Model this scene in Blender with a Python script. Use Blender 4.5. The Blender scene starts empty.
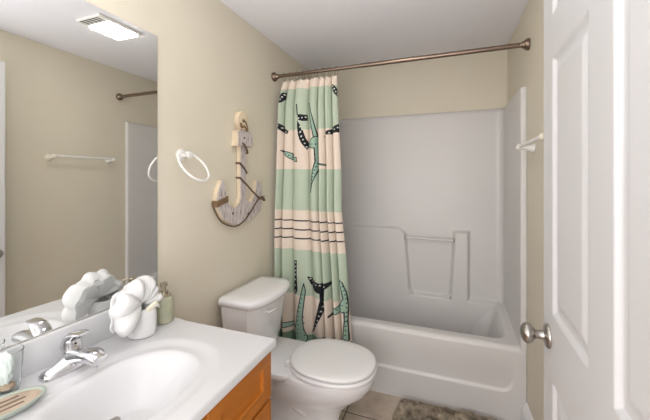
import bpy, bmesh, math, random
import numpy as np
from mathutils import Vector, Matrix, noise
random.seed(4)
C = bpy.context.scene.collection
sc = bpy.context.scene
PI = math.pi

# ---------------------------------------------------------------- camera, light, exposure
W, YF, YN, H = 1.524, 2.575, -0.62, 2.279          # room width, far wall, near wall, ceiling
cd = bpy.data.cameras.new('camera'); cam = bpy.data.objects.new('camera', cd); C.objects.link(cam)
cam.location = (1.116, 0, 1.339); cam.rotation_euler = (PI/2, 0, .3624)
cd.sensor_width = 36; cd.lens = 318.9/650*36; cd.shift_y = -31.3/650; cd.clip_start = .02
sc.camera = cam
w = bpy.data.worlds.new('world'); sc.world = w; w.use_nodes = True
w.node_tree.nodes['Background'].inputs[0].default_value = (1, .98, .95, 1)
w.node_tree.nodes['Background'].inputs[1].default_value = 1.0
def area(name, loc, target, sx, sy, power, col=(1, 1, 1)):
    d = bpy.data.lights.new(name, 'AREA'); d.shape = 'RECTANGLE'; d.size = sx; d.size_y = sy
    d.energy = power; d.color = col
    o = bpy.data.objects.new(name, d); C.objects.link(o); o.location = loc
    o.rotation_euler = (Vector(target)-Vector(loc)).to_track_quat('-Z', 'Y').to_euler()
    return o
area('ceiling_fill_light', (.85, -.15, .90), (.85, -.05, 2.28), .8, .7, 9, (1, .985, 1.03)).data.spread = math.radians(110)  # unseen upward fill lamp, added to brighten the ceiling
area('flash_direct_light', (1.05, -.30, 1.80), (.8, 2.2, .9), .5, .3, 1.2, (1, .985, 1.03))
area('near_wall_fill_light', (.80, -.58, .85), (.75, 2.0, .60), 1.3, 1.5, 18, (1, .985, 1.03))  # added fill panel before the closed near wall, lifts the tub front; no doorway here
sc.view_settings.view_transform = 'Standard'; sc.view_settings.look = 'None'
sc.view_settings.gamma = 1; sc.view_settings.use_curve_mapping = False
sc.view_settings.exposure = 0.44

# ---------------------------------------------------------------- materials
def srgb(r, g, b):
    f = lambda c: (c/255/12.92) if c/255 <= .04045 else ((c/255+.055)/1.055)**2.4
    return (f(r), f(g), f(b), 1)
def mat(name, col, rough=.5, metal=0, noise_amt=0, scale=20, bump=0, bscale=60, coat=0, trans=0, emit=None, es=0, sss=0):
    m = bpy.data.materials.new(name); m.use_nodes = True; nt = m.node_tree; b = nt.nodes['Principled BSDF']
    b.inputs['Base Color'].default_value = col; b.inputs['Roughness'].default_value = rough
    b.inputs['Metallic'].default_value = metal; b.inputs['Coat Weight'].default_value = coat
    b.inputs['Coat Roughness'].default_value = .08
    b.inputs['Transmission Weight'].default_value = trans
    if emit: b.inputs['Emission Color'].default_value = emit; b.inputs['Emission Strength'].default_value = es
    tc = nt.nodes.new('ShaderNodeTexCoord')
    if noise_amt:
        n = nt.nodes.new('ShaderNodeTexNoise'); n.inputs['Scale'].default_value = scale; n.inputs['Detail'].default_value = 5
        nt.links.new(tc.outputs['Object'], n.inputs['Vector'])
        r = nt.nodes.new('ShaderNodeMapRange'); r.inputs['From Min'].default_value = .3; r.inputs['From Max'].default_value = .7
        r.inputs['To Min'].default_value = 1-noise_amt; r.inputs['To Max'].default_value = 1+noise_amt
        nt.links.new(n.outputs['Fac'], r.inputs['Value'])
        mx = nt.nodes.new('ShaderNodeVectorMath'); mx.operation = 'SCALE'; mx.inputs[0].default_value = col[:3]
        nt.links.new(r.outputs[0], mx.inputs['Scale']); nt.links.new(mx.outputs[0], b.inputs['Base Color'])
    if bump:
        n2 = nt.nodes.new('ShaderNodeTexNoise'); n2.inputs['Scale'].default_value = bscale; n2.inputs['Detail'].default_value = 4
        nt.links.new(tc.outputs['Object'], n2.inputs['Vector'])
        bp = nt.nodes.new('ShaderNodeBump'); bp.inputs['Strength'].default_value = bump; bp.inputs['Distance'].default_value = .004
        nt.links.new(n2.outputs['Fac'], bp.inputs['Height']); nt.links.new(bp.outputs[0], b.inputs['Normal'])
    return m
M = {}
M['wall'] = mat('beige_wall_paint', (.73, .68, .56, 1), .55, bump=.12, bscale=220, noise_amt=.015, scale=3)
M['ceil'] = mat('ceiling_paint', (.86, .86, .90, 1), .8, bump=.15, bscale=200)
M['trim'] = mat('white_trim_paint', (.78, .78, .79, 1), .35)
M['door'] = mat('white_door_paint', (.65, .655, .665, 1), .38, bump=.04, bscale=300)
M['fibre'] = mat('glossy_fiberglass', (.68, .67, .655, 1), .36, coat=.02, noise_amt=.01, scale=4)
M['porc'] = mat('white_porcelain', (.82, .825, .835, 1), .08, coat=.5)
M['seat'] = mat('white_seat_plastic', (.83, .83, .83, 1), .25)
M['marble'] = mat('cultured_marble', (.68, .685, .695, 1), .25, coat=.12, noise_amt=.012, scale=6)
M['chrome'] = mat('chrome', (.72, .72, .74, 1), .09, 1)
M['nickel'] = mat('brushed_nickel', (.42, .40, .37, 1), .28, 1)
M['bronze'] = mat('brushed_bronze', (.25, .19, .15, 1), .3, 1)
M['plastic'] = mat('white_plastic', (.82, .81, .78, 1), .35)
M['cream_plastic'] = mat('cream_plastic', (.80, .76, .64, 1), .35)
M['mirror'] = mat('mirror_silver', (.90, .91, .90, 1), .0, 1)
M['dark'] = mat('dark_gap', (.03, .025, .02, 1), .6)
M['cloth'] = mat('white_terry_cloth', (.84, .84, .83, 1), .9, bump=.9, bscale=500)
M['soap_ceramic'] = mat('sage_ceramic', (.42, .42, .30, 1), .3, noise_amt=.12, scale=40, coat=.2)
M['pump'] = mat('champagne_metal', (.50, .45, .36, 1), .25, 1)
M['dish'] = mat('sage_dish', (.38, .43, .37, 1), .4)
M['dish_in'] = mat('tan_wood_insert', (.50, .40, .30, 1), .6, noise_amt=.15, scale=30)
M['slot'] = mat('brown_slot', (.20, .14, .10, 1), .7)
M['soap'] = mat('wrapped_soap', (.80, .77, .62, 1), .45)
M['rope'] = mat('brown_rope', (.14, .09, .055, 1), .9, bump=.8, bscale=300)
M['twine'] = mat('brown_twine', (.24, .15, .08, 1), .9, bump=.8, bscale=300)
M['rawwood'] = mat('raw_pale_wood', (.74, .62, .45, 1), .7, noise_amt=.12, scale=14)
M['lamp'] = mat('lit_lens', (.9, .9, .85, 1), .5, emit=(1, .94, .84, 1), es=13)
M['bulb'] = mat('lit_bulb', (.9, .9, .85, 1), .5, emit=(1, .93, .80, 1), es=5)
M['tissue'] = mat('tissue_wrap', (.70, .76, .72, 1), .7)
M['tan_paper'] = mat('tan_paper', (.50, .38, .27, 1), .7)

def glass_mat():
    m = mat('clear_glass', (.95, .97, .97, 1), .02, trans=1); m.node_tree.nodes['Principled BSDF'].inputs['IOR'].default_value = 1.12
    return m
M['glass'] = glass_mat()

def whitewash():
    m = mat('whitewashed_wood', (.6, .55, .52, 1), .75); nt = m.node_tree; b = nt.nodes['Principled BSDF']
    tc = nt.nodes.new('ShaderNodeTexCoord'); mp = nt.nodes.new('ShaderNodeMapping'); mp.inputs['Scale'].default_value = (1, 60, 9)
    nt.links.new(tc.outputs['Object'], mp.inputs[0])
    n = nt.nodes.new('ShaderNodeTexNoise'); n.inputs['Scale'].default_value = 2.2; n.inputs['Detail'].default_value = 6
    nt.links.new(mp.outputs[0], n.inputs['Vector'])
    cr = nt.nodes.new('ShaderNodeValToRGB'); e = cr.color_ramp.elements
    e[0].position = .30; e[0].color = (.22, .17, .15, 1); e[1].position = .52; e[1].color = (.62, .57, .56, 1)
    nt.links.new(n.outputs['Fac'], cr.inputs[0]); nt.links.new(cr.outputs[0], b.inputs['Base Color'])
    return m
M['wash'] = whitewash()

def wood(name, c1, c2, axis):
    m = mat(name, c1, .32, coat=.25); nt = m.node_tree; b = nt.nodes['Principled BSDF']
    tc = nt.nodes.new('ShaderNodeTexCoord'); mp = nt.nodes.new('ShaderNodeMapping')
    mp.inputs['Scale'].default_value = (30, 30, 2) if axis == 'z' else (30, 2, 30)
    nt.links.new(tc.outputs['Object'], mp.inputs[0])
    n = nt.nodes.new('ShaderNodeTexNoise'); n.inputs['Scale'].default_value = 3; n.inputs['Detail'].default_value = 6
    n.inputs['Distortion'].default_value = .5
    nt.links.new(mp.outputs[0], n.inputs['Vector'])
    cr = nt.nodes.new('ShaderNodeValToRGB'); e = cr.color_ramp.elements
    e[0].position = .3; e[0].color = c2; e[1].position = .7; e[1].color = c1
    nt.links.new(n.outputs['Fac'], cr.inputs[0]); nt.links.new(cr.outputs[0], b.inputs['Base Color'])
    return m
M['oak_y'] = wood('honey_wood_along', (.52, .175, .022, 1), (.42, .13, .014, 1), 'y')
M['oak_z'] = wood('honey_wood_upright', (.52, .175, .022, 1), (.42, .13, .014, 1), 'z')

def tile():
    m = mat('beige_floor_tile', (.5, .42, .34, 1), .35); nt = m.node_tree; b = nt.nodes['Principled BSDF']
    tc = nt.nodes.new('ShaderNodeTexCoord'); mp = nt.nodes.new('ShaderNodeMapping')
    mp.inputs['Location'].default_value = (.03, .075, 0)
    nt.links.new(tc.outputs['Object'], mp.inputs[0])
    br = nt.nodes.new('ShaderNodeTexBrick'); br.offset = 0; br.inputs['Scale'].default_value = 1
    br.inputs['Brick Width'].default_value = .305; br.inputs['Row Height'].default_value = .305
    br.inputs['Mortar Size'].default_value = .004; br.inputs['Mortar Smooth'].default_value = .2
    br.inputs['Mortar'].default_value = (.12, .09, .07, 1)
    n = nt.nodes.new('ShaderNodeTexNoise'); n.inputs['Scale'].default_value = 9; n.inputs['Detail'].default_value = 6
    nt.links.new(tc.outputs['Object'], n.inputs['Vector'])
    cr = nt.nodes.new('ShaderNodeValToRGB'); e = cr.color_ramp.elements
    e[0].position = .35; e[0].color = (.42, .34, .27, 1); e[1].position = .65; e[1].color = (.60, .51, .42, 1)
    nt.links.new(n.outputs['Fac'], cr.inputs[0])
    nt.links.new(cr.outputs[0], br.inputs['Color1']); nt.links.new(cr.outputs[0], br.inputs['Color2'])
    nt.links.new(mp.outputs[0], br.inputs['Vector']); nt.links.new(br.outputs['Color'], b.inputs['Base Color'])
    return m
M['tile'] = tile()
def attr_mat(name, rough, bump=0):
    m = mat(name, (1, 1, 1, 1), rough, bump=bump, bscale=700); nt = m.node_tree
    a = nt.nodes.new('ShaderNodeVertexColor'); a.layer_name = 'print'
    nt.links.new(a.outputs['Color'], nt.nodes['Principled BSDF'].inputs['Base Color'])
    return m
M['print'] = attr_mat('printed_curtain_fabric', .85, .25)
M['shag'] = attr_mat('shaggy_rug_yarn', .95)

# ---------------------------------------------------------------- mesh helpers
def link_mesh(name, me, m, parent=None, smooth=True, angle=40):
    o = bpy.data.objects.new(name, me); C.objects.link(o)
    for mm in (m if isinstance(m, (list, tuple)) else [m]): me.materials.append(M[mm])
    if smooth:
        me.polygons.foreach_set('use_smooth', [True]*len(me.polygons))
        me.set_sharp_from_angle(angle=math.radians(angle))
    if parent: o.parent = parent
    return o
def obj(name, bm, m, parent=None, smooth=True, angle=40):
    bmesh.ops.recalc_face_normals(bm, faces=bm.faces)
    me = bpy.data.meshes.new(name); bm.to_mesh(me); bm.free()
    o = link_mesh(name, me, m, parent, smooth, angle)
    if parent: # geometry is written in world coordinates: cancel the parent's placement
        pw = world(parent); o.matrix_parent_inverse = Matrix.Identity(4)
        me.transform(pw.inverted())
    return o
def world(o):
    m = Matrix.LocRotScale(o.location, o.rotation_euler, o.scale)
    return world(o.parent) @ m if o.parent else m
def grid_obj(name, P, m, parent=None, angle=50, closed_u=False):
    """P: array (nu, nv, 3) of points"""
    nu, nv = P.shape[:2]
    idx = np.arange(nu*nv).reshape(nu, nv)
    if closed_u: idx = np.vstack([idx, idx[:1]])
    q = np.stack([idx[:-1, :-1], idx[1:, :-1], idx[1:, 1:], idx[:-1, 1:]], -1).reshape(-1, 4)
    me = bpy.data.meshes.new(name)
    V = P.reshape(-1, 3).astype(float)
    if parent:
        inv = np.array(world(parent).inverted()); V = V @ inv[:3, :3].T + inv[:3, 3]
    me.from_pydata(V.tolist(), [], q.tolist()); me.update()
    return link_mesh(name, me, m, parent, True, angle)
def bm_new(): return bmesh.new()
def box(bm, x0, y0, z0, x1, y1, z1, bev=0, seg=2):
    t = bmesh.new(); bmesh.ops.create_cube(t, size=1)
    for v in t.verts: v.co = Vector(((x0+x1)/2+v.co.x*(x1-x0), (y0+y1)/2+v.co.y*(y1-y0), (z0+z1)/2+v.co.z*(z1-z0)))
    if bev: bmesh.ops.bevel(t, geom=t.edges[:], offset=bev, segments=seg, profile=.6, affect='EDGES')
    merge(bm, t); return bm
def merge(bm, t):
    me = bpy.data.meshes.new('t'); t.to_mesh(me); t.free(); bm.from_mesh(me); bpy.data.meshes.remove(me)
def lathe(bm, prof, n=32, mtx=None, cap=True):
    """prof: list of (r, h) revolved about +Z of mtx"""
    mtx = mtx or Matrix.Identity(4); rings = []
    for r, h in prof:
        if r < 1e-6: rings.append([bm.verts.new(mtx @ Vector((0, 0, h)))])
        else: rings.append([bm.verts.new(mtx @ Vector((r*math.cos(2*PI*i/n), r*math.sin(2*PI*i/n), h))) for i in range(n)])
    for a, b in zip(rings, rings[1:]):
        for i in range(n):
            j = (i+1) % n
            if len(a) == 1 and len(b) == 1: continue
            if len(a) == 1: bm.faces.new((a[0], b[j], b[i]))
            elif len(b) == 1: bm.faces.new((a[i], a[j], b[0]))
            else: bm.faces.new((a[i], a[j], b[j], b[i]))
    if cap:
        for rg in (rings[0], rings[-1]):
            if len(rg) > 2: bm.faces.new(rg)
    return bm
def axis_m(loc, d):
    q = Vector(d).normalized().to_track_quat('Z', 'Y')
    return Matrix.Translation(loc) @ q.to_matrix().to_4x4()
def tube(bm, pts, r, n=10, closed=False, cap=True):
    pts = [Vector(p) for p in pts]; N = len(pts); rings = []
    rr = r if isinstance(r, (list, tuple)) else [r]*N
    up = None
    for i, p in enumerate(pts):
        if closed: t = (pts[(i+1) % N]-pts[i-1]).normalized()
        else: t = (pts[min(i+1, N-1)]-pts[max(i-1, 0)]).normalized()
        if up is None:
            up = t.orthogonal().normalized()
        up = (up - t*up.dot(t)).normalized(); s = t.cross(up)
        rings.append([bm.verts.new(p+rr[i]*(math.cos(2*PI*k/n)*up+math.sin(2*PI*k/n)*s)) for k in range(n)])
    prs = list(zip(rings, rings[1:])) + ([(rings[-1], rings[0])] if closed else [])
    for a, b in prs:
        off = 0
        if closed and a is rings[-1]:
            off = min(range(n), key=lambda o: (a[0].co-b[o].co).length)
        for k in range(n): bm.faces.new((a[k], a[(k+1) % n], b[(k+1+off) % n], b[(k+off) % n]))
    if cap and not closed: bm.faces.new(rings[0]); bm.faces.new(rings[-1])
    return bm
def loft(bm, secs, cap0=True, cap1=True):
    rings = [[bm.verts.new(p) for p in s] for s in secs]; n = len(rings[0])
    for a, b in zip(rings, rings[1:]):
        for k in range(n): bm.faces.new((a[k], a[(k+1) % n], b[(k+1) % n], b[k]))
    if cap0: bm.faces.new(rings[0])
    if cap1: bm.faces.new(rings[-1])
    return bm
def extrude_yz(bm, poly, x0, x1, bev=.003):
    t = bmesh.new(); f = t.faces.new([t.verts.new((x0, y, z)) for y, z in poly])
    r = bmesh.ops.extrude_face_region(t, geom=[f])
    for v in [g for g in r['geom'] if isinstance(g, bmesh.types.BMVert)]: v.co.x = x1
    if bev:
        es = [e for e in t.edges if abs(e.verts[0].co.x-x1) < 1e-6 and abs(e.verts[1].co.x-x1) < 1e-6]
        bmesh.ops.bevel(t, geom=es, offset=bev, segments=2, affect='EDGES')
    merge(bm, t); return bm
def sphere(bm, c, r, sx=1, sy=1, sz=1, n=20):
    t = bmesh.new(); bmesh.ops.create_uvsphere(t, u_segments=n, v_segments=n//2, radius=r)
    for v in t.verts: v.co = Vector((c[0]+v.co.x*sx, c[1]+v.co.y*sy, c[2]+v.co.z*sz))
    merge(bm, t); return bm
def tag(o, label, cat, group=None):
    o['label'] = label; o['category'] = cat
    if group: o['group'] = group
    return o
def thing(name, label, cat, loc, rz=0, group=None):
    o = bpy.data.objects.new(name, None); C.objects.link(o); o.location = loc; o.rotation_euler = (0, 0, rz)
    o.empty_display_size = .05
    return tag(o, label, cat, group)
def struct(name, bm, m, parent=None, **k):
    o = obj(name, bm, m, parent, **k)
    if not parent: o['kind'] = 'structure'
    return o
def sstep(a, b, x):
    t = np.clip((x-a)/(b-a), 0, 1); return t*t*(3-2*t)
def catmull(pts, k=8):
    P = [Vector(p) for p in pts]; out = []
    for i in range(len(P)-1):
        a, b, c, d = P[max(i-1, 0)], P[i], P[i+1], P[min(i+2, len(P)-1)]
        for j in range(k):
            t = j/k
            out.append(.5*((2*b)+(c-a)*t+(2*a-5*b+4*c-d)*t*t+(3*b-a-3*c+d)*t**3))
    out.append(P[-1]); return out

# ---------------------------------------------------------------- room shell
T = .1
struct('floor', box(bm_new(), -T, YN-T, -T, W+T, YF+T, 0), 'tile', smooth=False)
struct('ceiling', box(bm_new(), -T, YN-T, H, W+T, YF+T, H+T), 'ceil', smooth=False)
struct('wall_left', box(bm_new(), -T, YN-T, 0, 0, YF+T, H), 'wall', smooth=False)
struct('wall_far', box(bm_new(), 0, YF, 0, W, YF+T, H), 'wall', smooth=False)
struct('wall_near', box(bm_new(), 0, YN-T, 0, W, YN, H), 'wall', smooth=False)
b = bm_new()                                                          # right wall with the doorway the door belongs to
box(b, W, .30, 0, W+T, YF+T, H); box(b, W, YN-T, 0, W+T, -.55, H); box(b, W, -.55, 2.06, W+T, .30, H)
struct('wall_right', b, 'wall', smooth=False)
b = bm_new()
prof = [(0, 0), (.027, 0), (.027, .095), (.022, .112), (.014, .124), (.008, .134), (0, .138)]
loft(b, [[(W-x, y, z) for x, z in prof] for y in (.38, 1.986)])
struct('baseboard_right', b, 'trim', smooth=False)
b = bm_new(); loft(b, [[(x, y, z) for x, z in prof] for y in (.985, 1.975)]); struct('baseboard_left', b, 'trim', smooth=False)
b = bm_new()
for y0, y1 in ((-.62, -.55), (.265, .335)): box(b, W-.015, y0, 0, W, y1, 2.13, .004)
box(b, W-.015, -.62, 2.06, W, .335, 2.13, .004)
struct('trim_1', b, 'trim')
# ---------------------------------------------------------------- six panel door, open flat along the right wall
def door():
    L, HH, TH = .85, 2.03, .035
    hinge = Vector((1.365, .266, .012)); ang = math.atan2(1.115-.266, 1.405-1.365)   # direction of the leaf
    o = bpy.data.objects.new('door_1', None); C.objects.link(o); o.location = hinge; o['kind'] = 'structure'
    o.rotation_euler = (0, 0, ang)       # local +x along the leaf, local +y into the room
    Wm = world(o)
    st, mid = .10, .11; pw = (L-2*st-mid)/2
    cols = [(st, st+pw), (st+pw+mid, L-st)]
    rows = [(.24, .785), (.962, 1.652), (1.765, 1.93)]
    nx, nz = 300, 500
    s = np.linspace(0, L, nx); t = np.linspace(0, HH, nz)
    S, Tz = np.meshgrid(s, t, indexing='ij')
    D = np.zeros_like(S)
    for a, b_ in cols:
        for c, d in rows:
            sd = np.minimum(np.minimum(S-a, b_-S), np.minimum(Tz-c, d-Tz))
            prof = -.0095*sstep(0, .012, sd)+.0075*sstep(.020, .050, sd)
            D += prof
    def face(sign):
        return np.stack([S, sign*(TH/2)+sign*D, Tz], -1)
    vs, fs = [], []
    for sign in (1, -1):
        off = len(vs); Pg = face(sign).reshape(-1, 3); vs += Pg.tolist()
        idx = np.arange(nx*nz).reshape(nx, nz)+off
        q = np.stack([idx[:-1, :-1], idx[1:, :-1], idx[1:, 1:], idx[:-1, 1:]], -1).reshape(-1, 4)
        if sign > 0: q = q[:, ::-1]
        fs += q.tolist()
    A = np.arange(nx*nz).reshape(nx, nz); B = A+nx*nz
    for e in (A[:, 0], A[:, -1], A[0], A[-1]):
        f = B.ravel()[e]
        fs += np.stack([e[:-1], e[1:], f[1:], f[:-1]], -1).tolist()
    me = bpy.data.meshes.new('door_leaf'); me.from_pydata(vs, [], fs); me.update()
    bm = bmesh.new(); bm.from_mesh(me); bmesh.ops.recalc_face_normals(bm, faces=bm.faces); bm.to_mesh(me); bm.free()
    lf = link_mesh('door_leaf', me, 'door', o, True, 35)
    for sign in (1, -1):
        c = Vector((L-.062, sign*TH/2, .888)); k = bm_new()
        n = Vector((0, sign, 0))
        lathe(k, [(.0, 0), (.031, 0), (.033, .002), (.0325, .005), (.029, .009), (.021, .011), (.0135, .013), (.0125, .018), (.0115, .027), (.0135, .034),
                  (.022, .040), (.0275, .047), (.0285, .053), (.0255, .060), (.017, .066), (.007, .069), (0, .0695)] if sign > 0 else
                 [(.0, 0), (.031, 0), (.033, .002), (.029, .009), (.0135, .013), (.0125, .020), (.022, .028), (.0275, .034), (.0255, .044), (0, .052)],
              36, Wm @ axis_m(c, n), cap=False)
        obj('door_knob', k, 'nickel', o)
    k = bm_new(); box(k, L-.001, -.012, .856, L+.0015, .012, .916, .0005)
    k.transform(Wm); obj('latch_plate', k, 'nickel', o)
    for z in (.2, 1.0, 1.8):
        k = bm_new(); lathe(k, [(.006, 0), (.006, .09)], 12, Wm @ Matrix.Translation((-.004, -TH/2, z))); obj('hinge', k, 'nickel', o)
door()

# ---------------------------------------------------------------- tub and surround, one moulded unit
YT = 1.99; X0, X1 = .002, W-.002
tub = thing('bathtub', 'white fiberglass alcove bathtub with a tall glossy three sided surround', 'bathtub', (W/2, 2.28, 0))
def make_tub():
    nx = 260
    xs = np.linspace(X0, X1, nx)
    R = .028
    za = np.linspace(0, .42-R, 90); arc = np.linspace(0, PI/2, 10)[1:]
    yt = np.linspace(YT+R, 2.557, 130)[1:]
    P = []
    ypro = np.concatenate([np.full(90, YT), YT+R-R*np.cos(arc), yt]); zpro = np.concatenate([za, .42-R+R*np.sin(arc), np.full(len(yt), .42)])
    Xg, Yg = np.meshgrid(xs, ypro, indexing='ij'); Zg = np.tile(zpro, (nx, 1)).copy()
    flat = (Yg > YT+.02)
    # rear deck a little higher than the front rim
    Zg = np.where(flat, Zg+.045*sstep(2.05, 2.50, Yg)*sstep(1.40, 1.46, Xg), Zg)
    # basin: rounded rectangle with sloping walls
    cx, cy, hx, hy, rr = .76, 2.300, .700, .235, .10
    qx = np.abs(Xg-cx)-hx+rr; qy = np.abs(Yg-cy)-hy+rr
    sd = np.hypot(np.maximum(qx, 0), np.maximum(qy, 0))+np.minimum(np.maximum(qx, qy), 0)-rr
    slope = .045 + .12*sstep(1.25, 1.46, Xg)
    dep = sstep(0, 1, -sd/slope)
    Zg = np.where(flat, Zg-.33*dep, Zg)
    # apron: recessed field above a projecting kick, rounded at the right end
    a = np.minimum(np.minimum(1.466-Xg, Xg-.05), np.minimum(Zg-.163, .40-Zg))
    qx = np.maximum(.07-(1.466-Xg), 0); qz = np.maximum(.07-(Zg-.163), 0)
    a2 = .07-np.hypot(qx, qz); a = np.where((qx > 0) & (qz > 0), np.minimum(a, a2), a)
    rec = sstep(0, .012, a)*(1-sstep(.18, .37, Zg))
    Yg = np.where(~flat & (Zg < .40), Yg+.013*rec, Yg)
    return np.stack([Xg, Yg, Zg], -1)
grid_obj('tub_body', make_tub(), 'fibre', tub, 60)
def make_surround():
    xi0, xi1, yb, z1 = .03, W-.03, 2.548, 1.829
    path = []   # (x, y, nx, ny)
    r = .012
    def add(x, y): path.append((x, y))
    YL = YT+.03; add(X0, YL+.02); add(X0, YL)
    for x in np.linspace(X0, xi0-r, 3)[1:]: add(x, YL)
    for a in np.linspace(0, PI/2, 6)[1:]: add(xi0-r+r*math.sin(a), YL+r-r*math.cos(a))
    Rc = .045
    for y in np.linspace(YL+r, yb-Rc, 14)[1:]: add(xi0, y)
    for a in np.linspace(0, PI/2, 9)[1:]: add(xi0+Rc-Rc*math.cos(a), yb-Rc+Rc*math.sin(a))
    n0 = len(path)
    for x in np.linspace(xi0+Rc, xi1-Rc, 270)[1:]: add(x, yb)
    n1 = len(path)
    for a in np.linspace(0, PI/2, 9)[1:]: add(xi1-Rc+Rc*math.sin(a), yb-Rc+Rc*math.cos(a))
    for y in np.linspace(yb-Rc, YT+r, 14)[1:]: add(xi1, y)
    for a in np.linspace(PI/2, 0, 6)[1:]: add(xi1+r-r*math.sin(a), YT+r-r*math.cos(a))
    for x in np.linspace(xi1+r, X1, 3)[1:]: add(x, YT)
    add(X1, YT+.02)
    pth = np.array(path)
    zs = np.concatenate([np.linspace(.12, 1.0, 180), np.linspace(1.0, z1, 40)[1:]])
    Pg = np.zeros((len(pth), len(zs)+3, 3))
    Pg[:, :len(zs), 0] = pth[:, :1]; Pg[:, :len(zs), 1] = pth[:, 1:]; Pg[:, :len(zs), 2] = zs
    Pg[:n0-2, :len(zs), 2] = np.maximum(zs, .40); Pg[n1+2:, :len(zs), 2] = np.maximum(zs, .40)
    X = Pg[:, :len(zs), 0]; Z = Pg[:, :len(zs), 2]
    def rbox(x0, x1, z0, z1_, rr):
        qx = np.abs(X-(x0+x1)/2)-(x1-x0)/2+rr; qz = np.abs(Z-(z0+z1_)/2)-(z1_-z0)/2+rr
        return np.hypot(np.maximum(qx, 0), np.maximum(qz, 0))+np.minimum(np.maximum(qx, qz), 0)-rr
    xl = .818+.04*(.95-Z)/.5
    lo = rbox(-1, .8, 0, .952, .06)+0
    lo = np.maximum(np.maximum(X-xl, Z-.952), 0)
    a = X-(xl-.06); c = Z-(.952-.06)
    lo = np.where((a > 0) & (c > 0), np.hypot(a, c)-.06, np.maximum(X-xl, Z-.952))
    xr = 1.176-.03*(.95-Z)/.5
    col = np.maximum(np.maximum(xr-X, X-1.268), Z-.948)
    fill = Z-.462
    k = .05                                                         # rounded lower corners of the recess
    cl = np.where((X > xl) & (X < xl+k) & (Z > .462) & (Z < .462+k), k-np.hypot(xl+k-X, .462+k-Z), 9.)
    cr = np.where((X < xr) & (X > xr-k) & (Z > .462) & (Z < .462+k), k-np.hypot(X-xr+k, .462+k-Z), 9.)
    sd = np.minimum(np.minimum(lo, col), np.minimum(fill, np.minimum(cl, cr)))
    bump = .042*(1-sstep(-.010, .012, sd))
    xw = sstep(.0, .03, X-(xi0+.02))
    back = np.zeros(len(pth), bool); back[n0-4:n1+1] = True
    Pg[:, :len(zs), 1] -= np.where(back[:, None], bump*xw, 0)
    # top edge: roll back towards the walls
    ctr = np.array([W/2, 2.1])
    top = Pg[:, len(zs)-1].copy()
    out = top.copy()
    outw = np.stack([np.where(pth[:, 0] < .2, X0, np.where(pth[:, 0] > 1.3, X1, pth[:, 0])), np.where(pth[:, 1] > 2.45, YF-.002, pth[:, 1])], -1)
    for j, (f, dz) in enumerate(((.2, .006), (.5, .008), (1., .008))):
        q = top.copy(); q[:, :2] = top[:, :2]*(1-f)+outw*f; q[:, 2] = z1+dz; Pg[:, len(zs)+j] = q
    return Pg
grid_obj('surround', make_surround(), 'fibre', tub, 60)
b = bm_new(); tube(b, [(.822, 2.509, .887), (1.172, 2.509, .887)], .0095, 14)
gb = obj('grab_bar', b, 'fibre', tub)
for x in (.822, 1.170):
    b = bm_new(); box(b, x-.004, 2.499, .875, x+.004, 2.530, .900, .003); obj('bar_socket', b, 'bronze', gb)
b = bm_new(); lathe(b, [(0, .004), (.02, .004), (.026, .001), (.026, 0)], 24, Matrix.Translation((.30, 2.28, .094)), cap=False); obj('tub_drain', b, 'chrome', tub)

# ---------------------------------------------------------------- shower rod and curtain
YR, ZR = 1.938, 2.043
rod = thing('shower_rod', 'brushed bronze tension rod across the tub alcove carrying the curtain', 'curtain rod', (W/2, YR, ZR))
b = bm_new(); tube(b, [(.03, YR, ZR), (W-.03, YR, ZR)], .0115, 20); obj('pole', b, 'bronze', rod)
b = bm_new(); tube(b, [(.62, YR, ZR), (.90, YR, ZR), (W-.03, YR, ZR)], .0135, 20); obj('outer_sleeve', b, 'bronze', rod)
fl = [(0, 0), (.030, 0), (.031, .006), (.029, .014), (.023, .022), (.018, .027), (.0175, .032), (.014, .036), (.013, .05), (0, .05)]
for x, d in ((.001, 1), (W-.001, -1)):
    b = bm_new(); lathe(b, fl, 28, axis_m((x, YR, ZR), (d, 0, 0)), cap=False); obj('end_flange', b, 'bronze', rod)
BLACK = [[(0.0072,1.845),(0.0138,1.884),(0.0599,1.918),(0.0952,1.922),(0.1051,1.886),(0.0689,1.854)],[(0.0042,1.718),(0.0689,1.708),(0.133,1.678),(0.2047,1.66),(0.1876,1.639),(0.1054,1.648),(0.0314,1.681)],[(0.3591,1.767),(0.485,1.762),(0.4836,1.723),(0.4276,1.72),(0.3761,1.728)],[(0.3349,1.836),(0.3577,1.832),(0.3693,1.761),(0.352,1.762)],[(0.3614,1.728),(0.4021,1.694),(0.4309,1.639),(0.4515,1.594),(0.3949,1.595),(0.3736,1.64),(0.3567,1.684)],[(0.3628,1.662),(0.4349,1.66),(0.4701,1.605),(0.5087,1.566),(0.4815,1.53),(0.4194,1.573),(0.3769,1.623)],[(0.9218,1.945),(0.977,1.93),(1.0143,1.896),(1.0264,1.869),(1.0023,1.857),(0.9619,1.882),(0.9294,1.916)],[(0.7587,1.607),(0.8221,1.639),(0.9149,1.666),(1.0162,1.692),(1.0172,1.635),(0.9286,1.63),(0.8351,1.619)],[(0.4667,0.698),(0.5557,0.679),(0.6503,0.662),(0.7201,0.675),(0.7951,0.68),(0.7871,0.659),(0.7359,0.635),(0.7241,0.57),(0.687,0.502),(0.6308,0.427),(0.559,0.362),(0.4879,0.321),(0.5341,0.386),(0.6016,0.47),(0.641,0.551),(0.6409,0.596),(0.5642,0.611),(0.5039,0.64)],[(0.2887,0.796),(0.3405,0.798),(0.3341,0.717),(0.3414,0.597),(0.3109,0.571),(0.2731,0.593),(0.2913,0.688)],[(0.7554,0.471),(0.7911,0.482),(0.7832,0.461),(0.7521,0.456)]]
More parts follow.
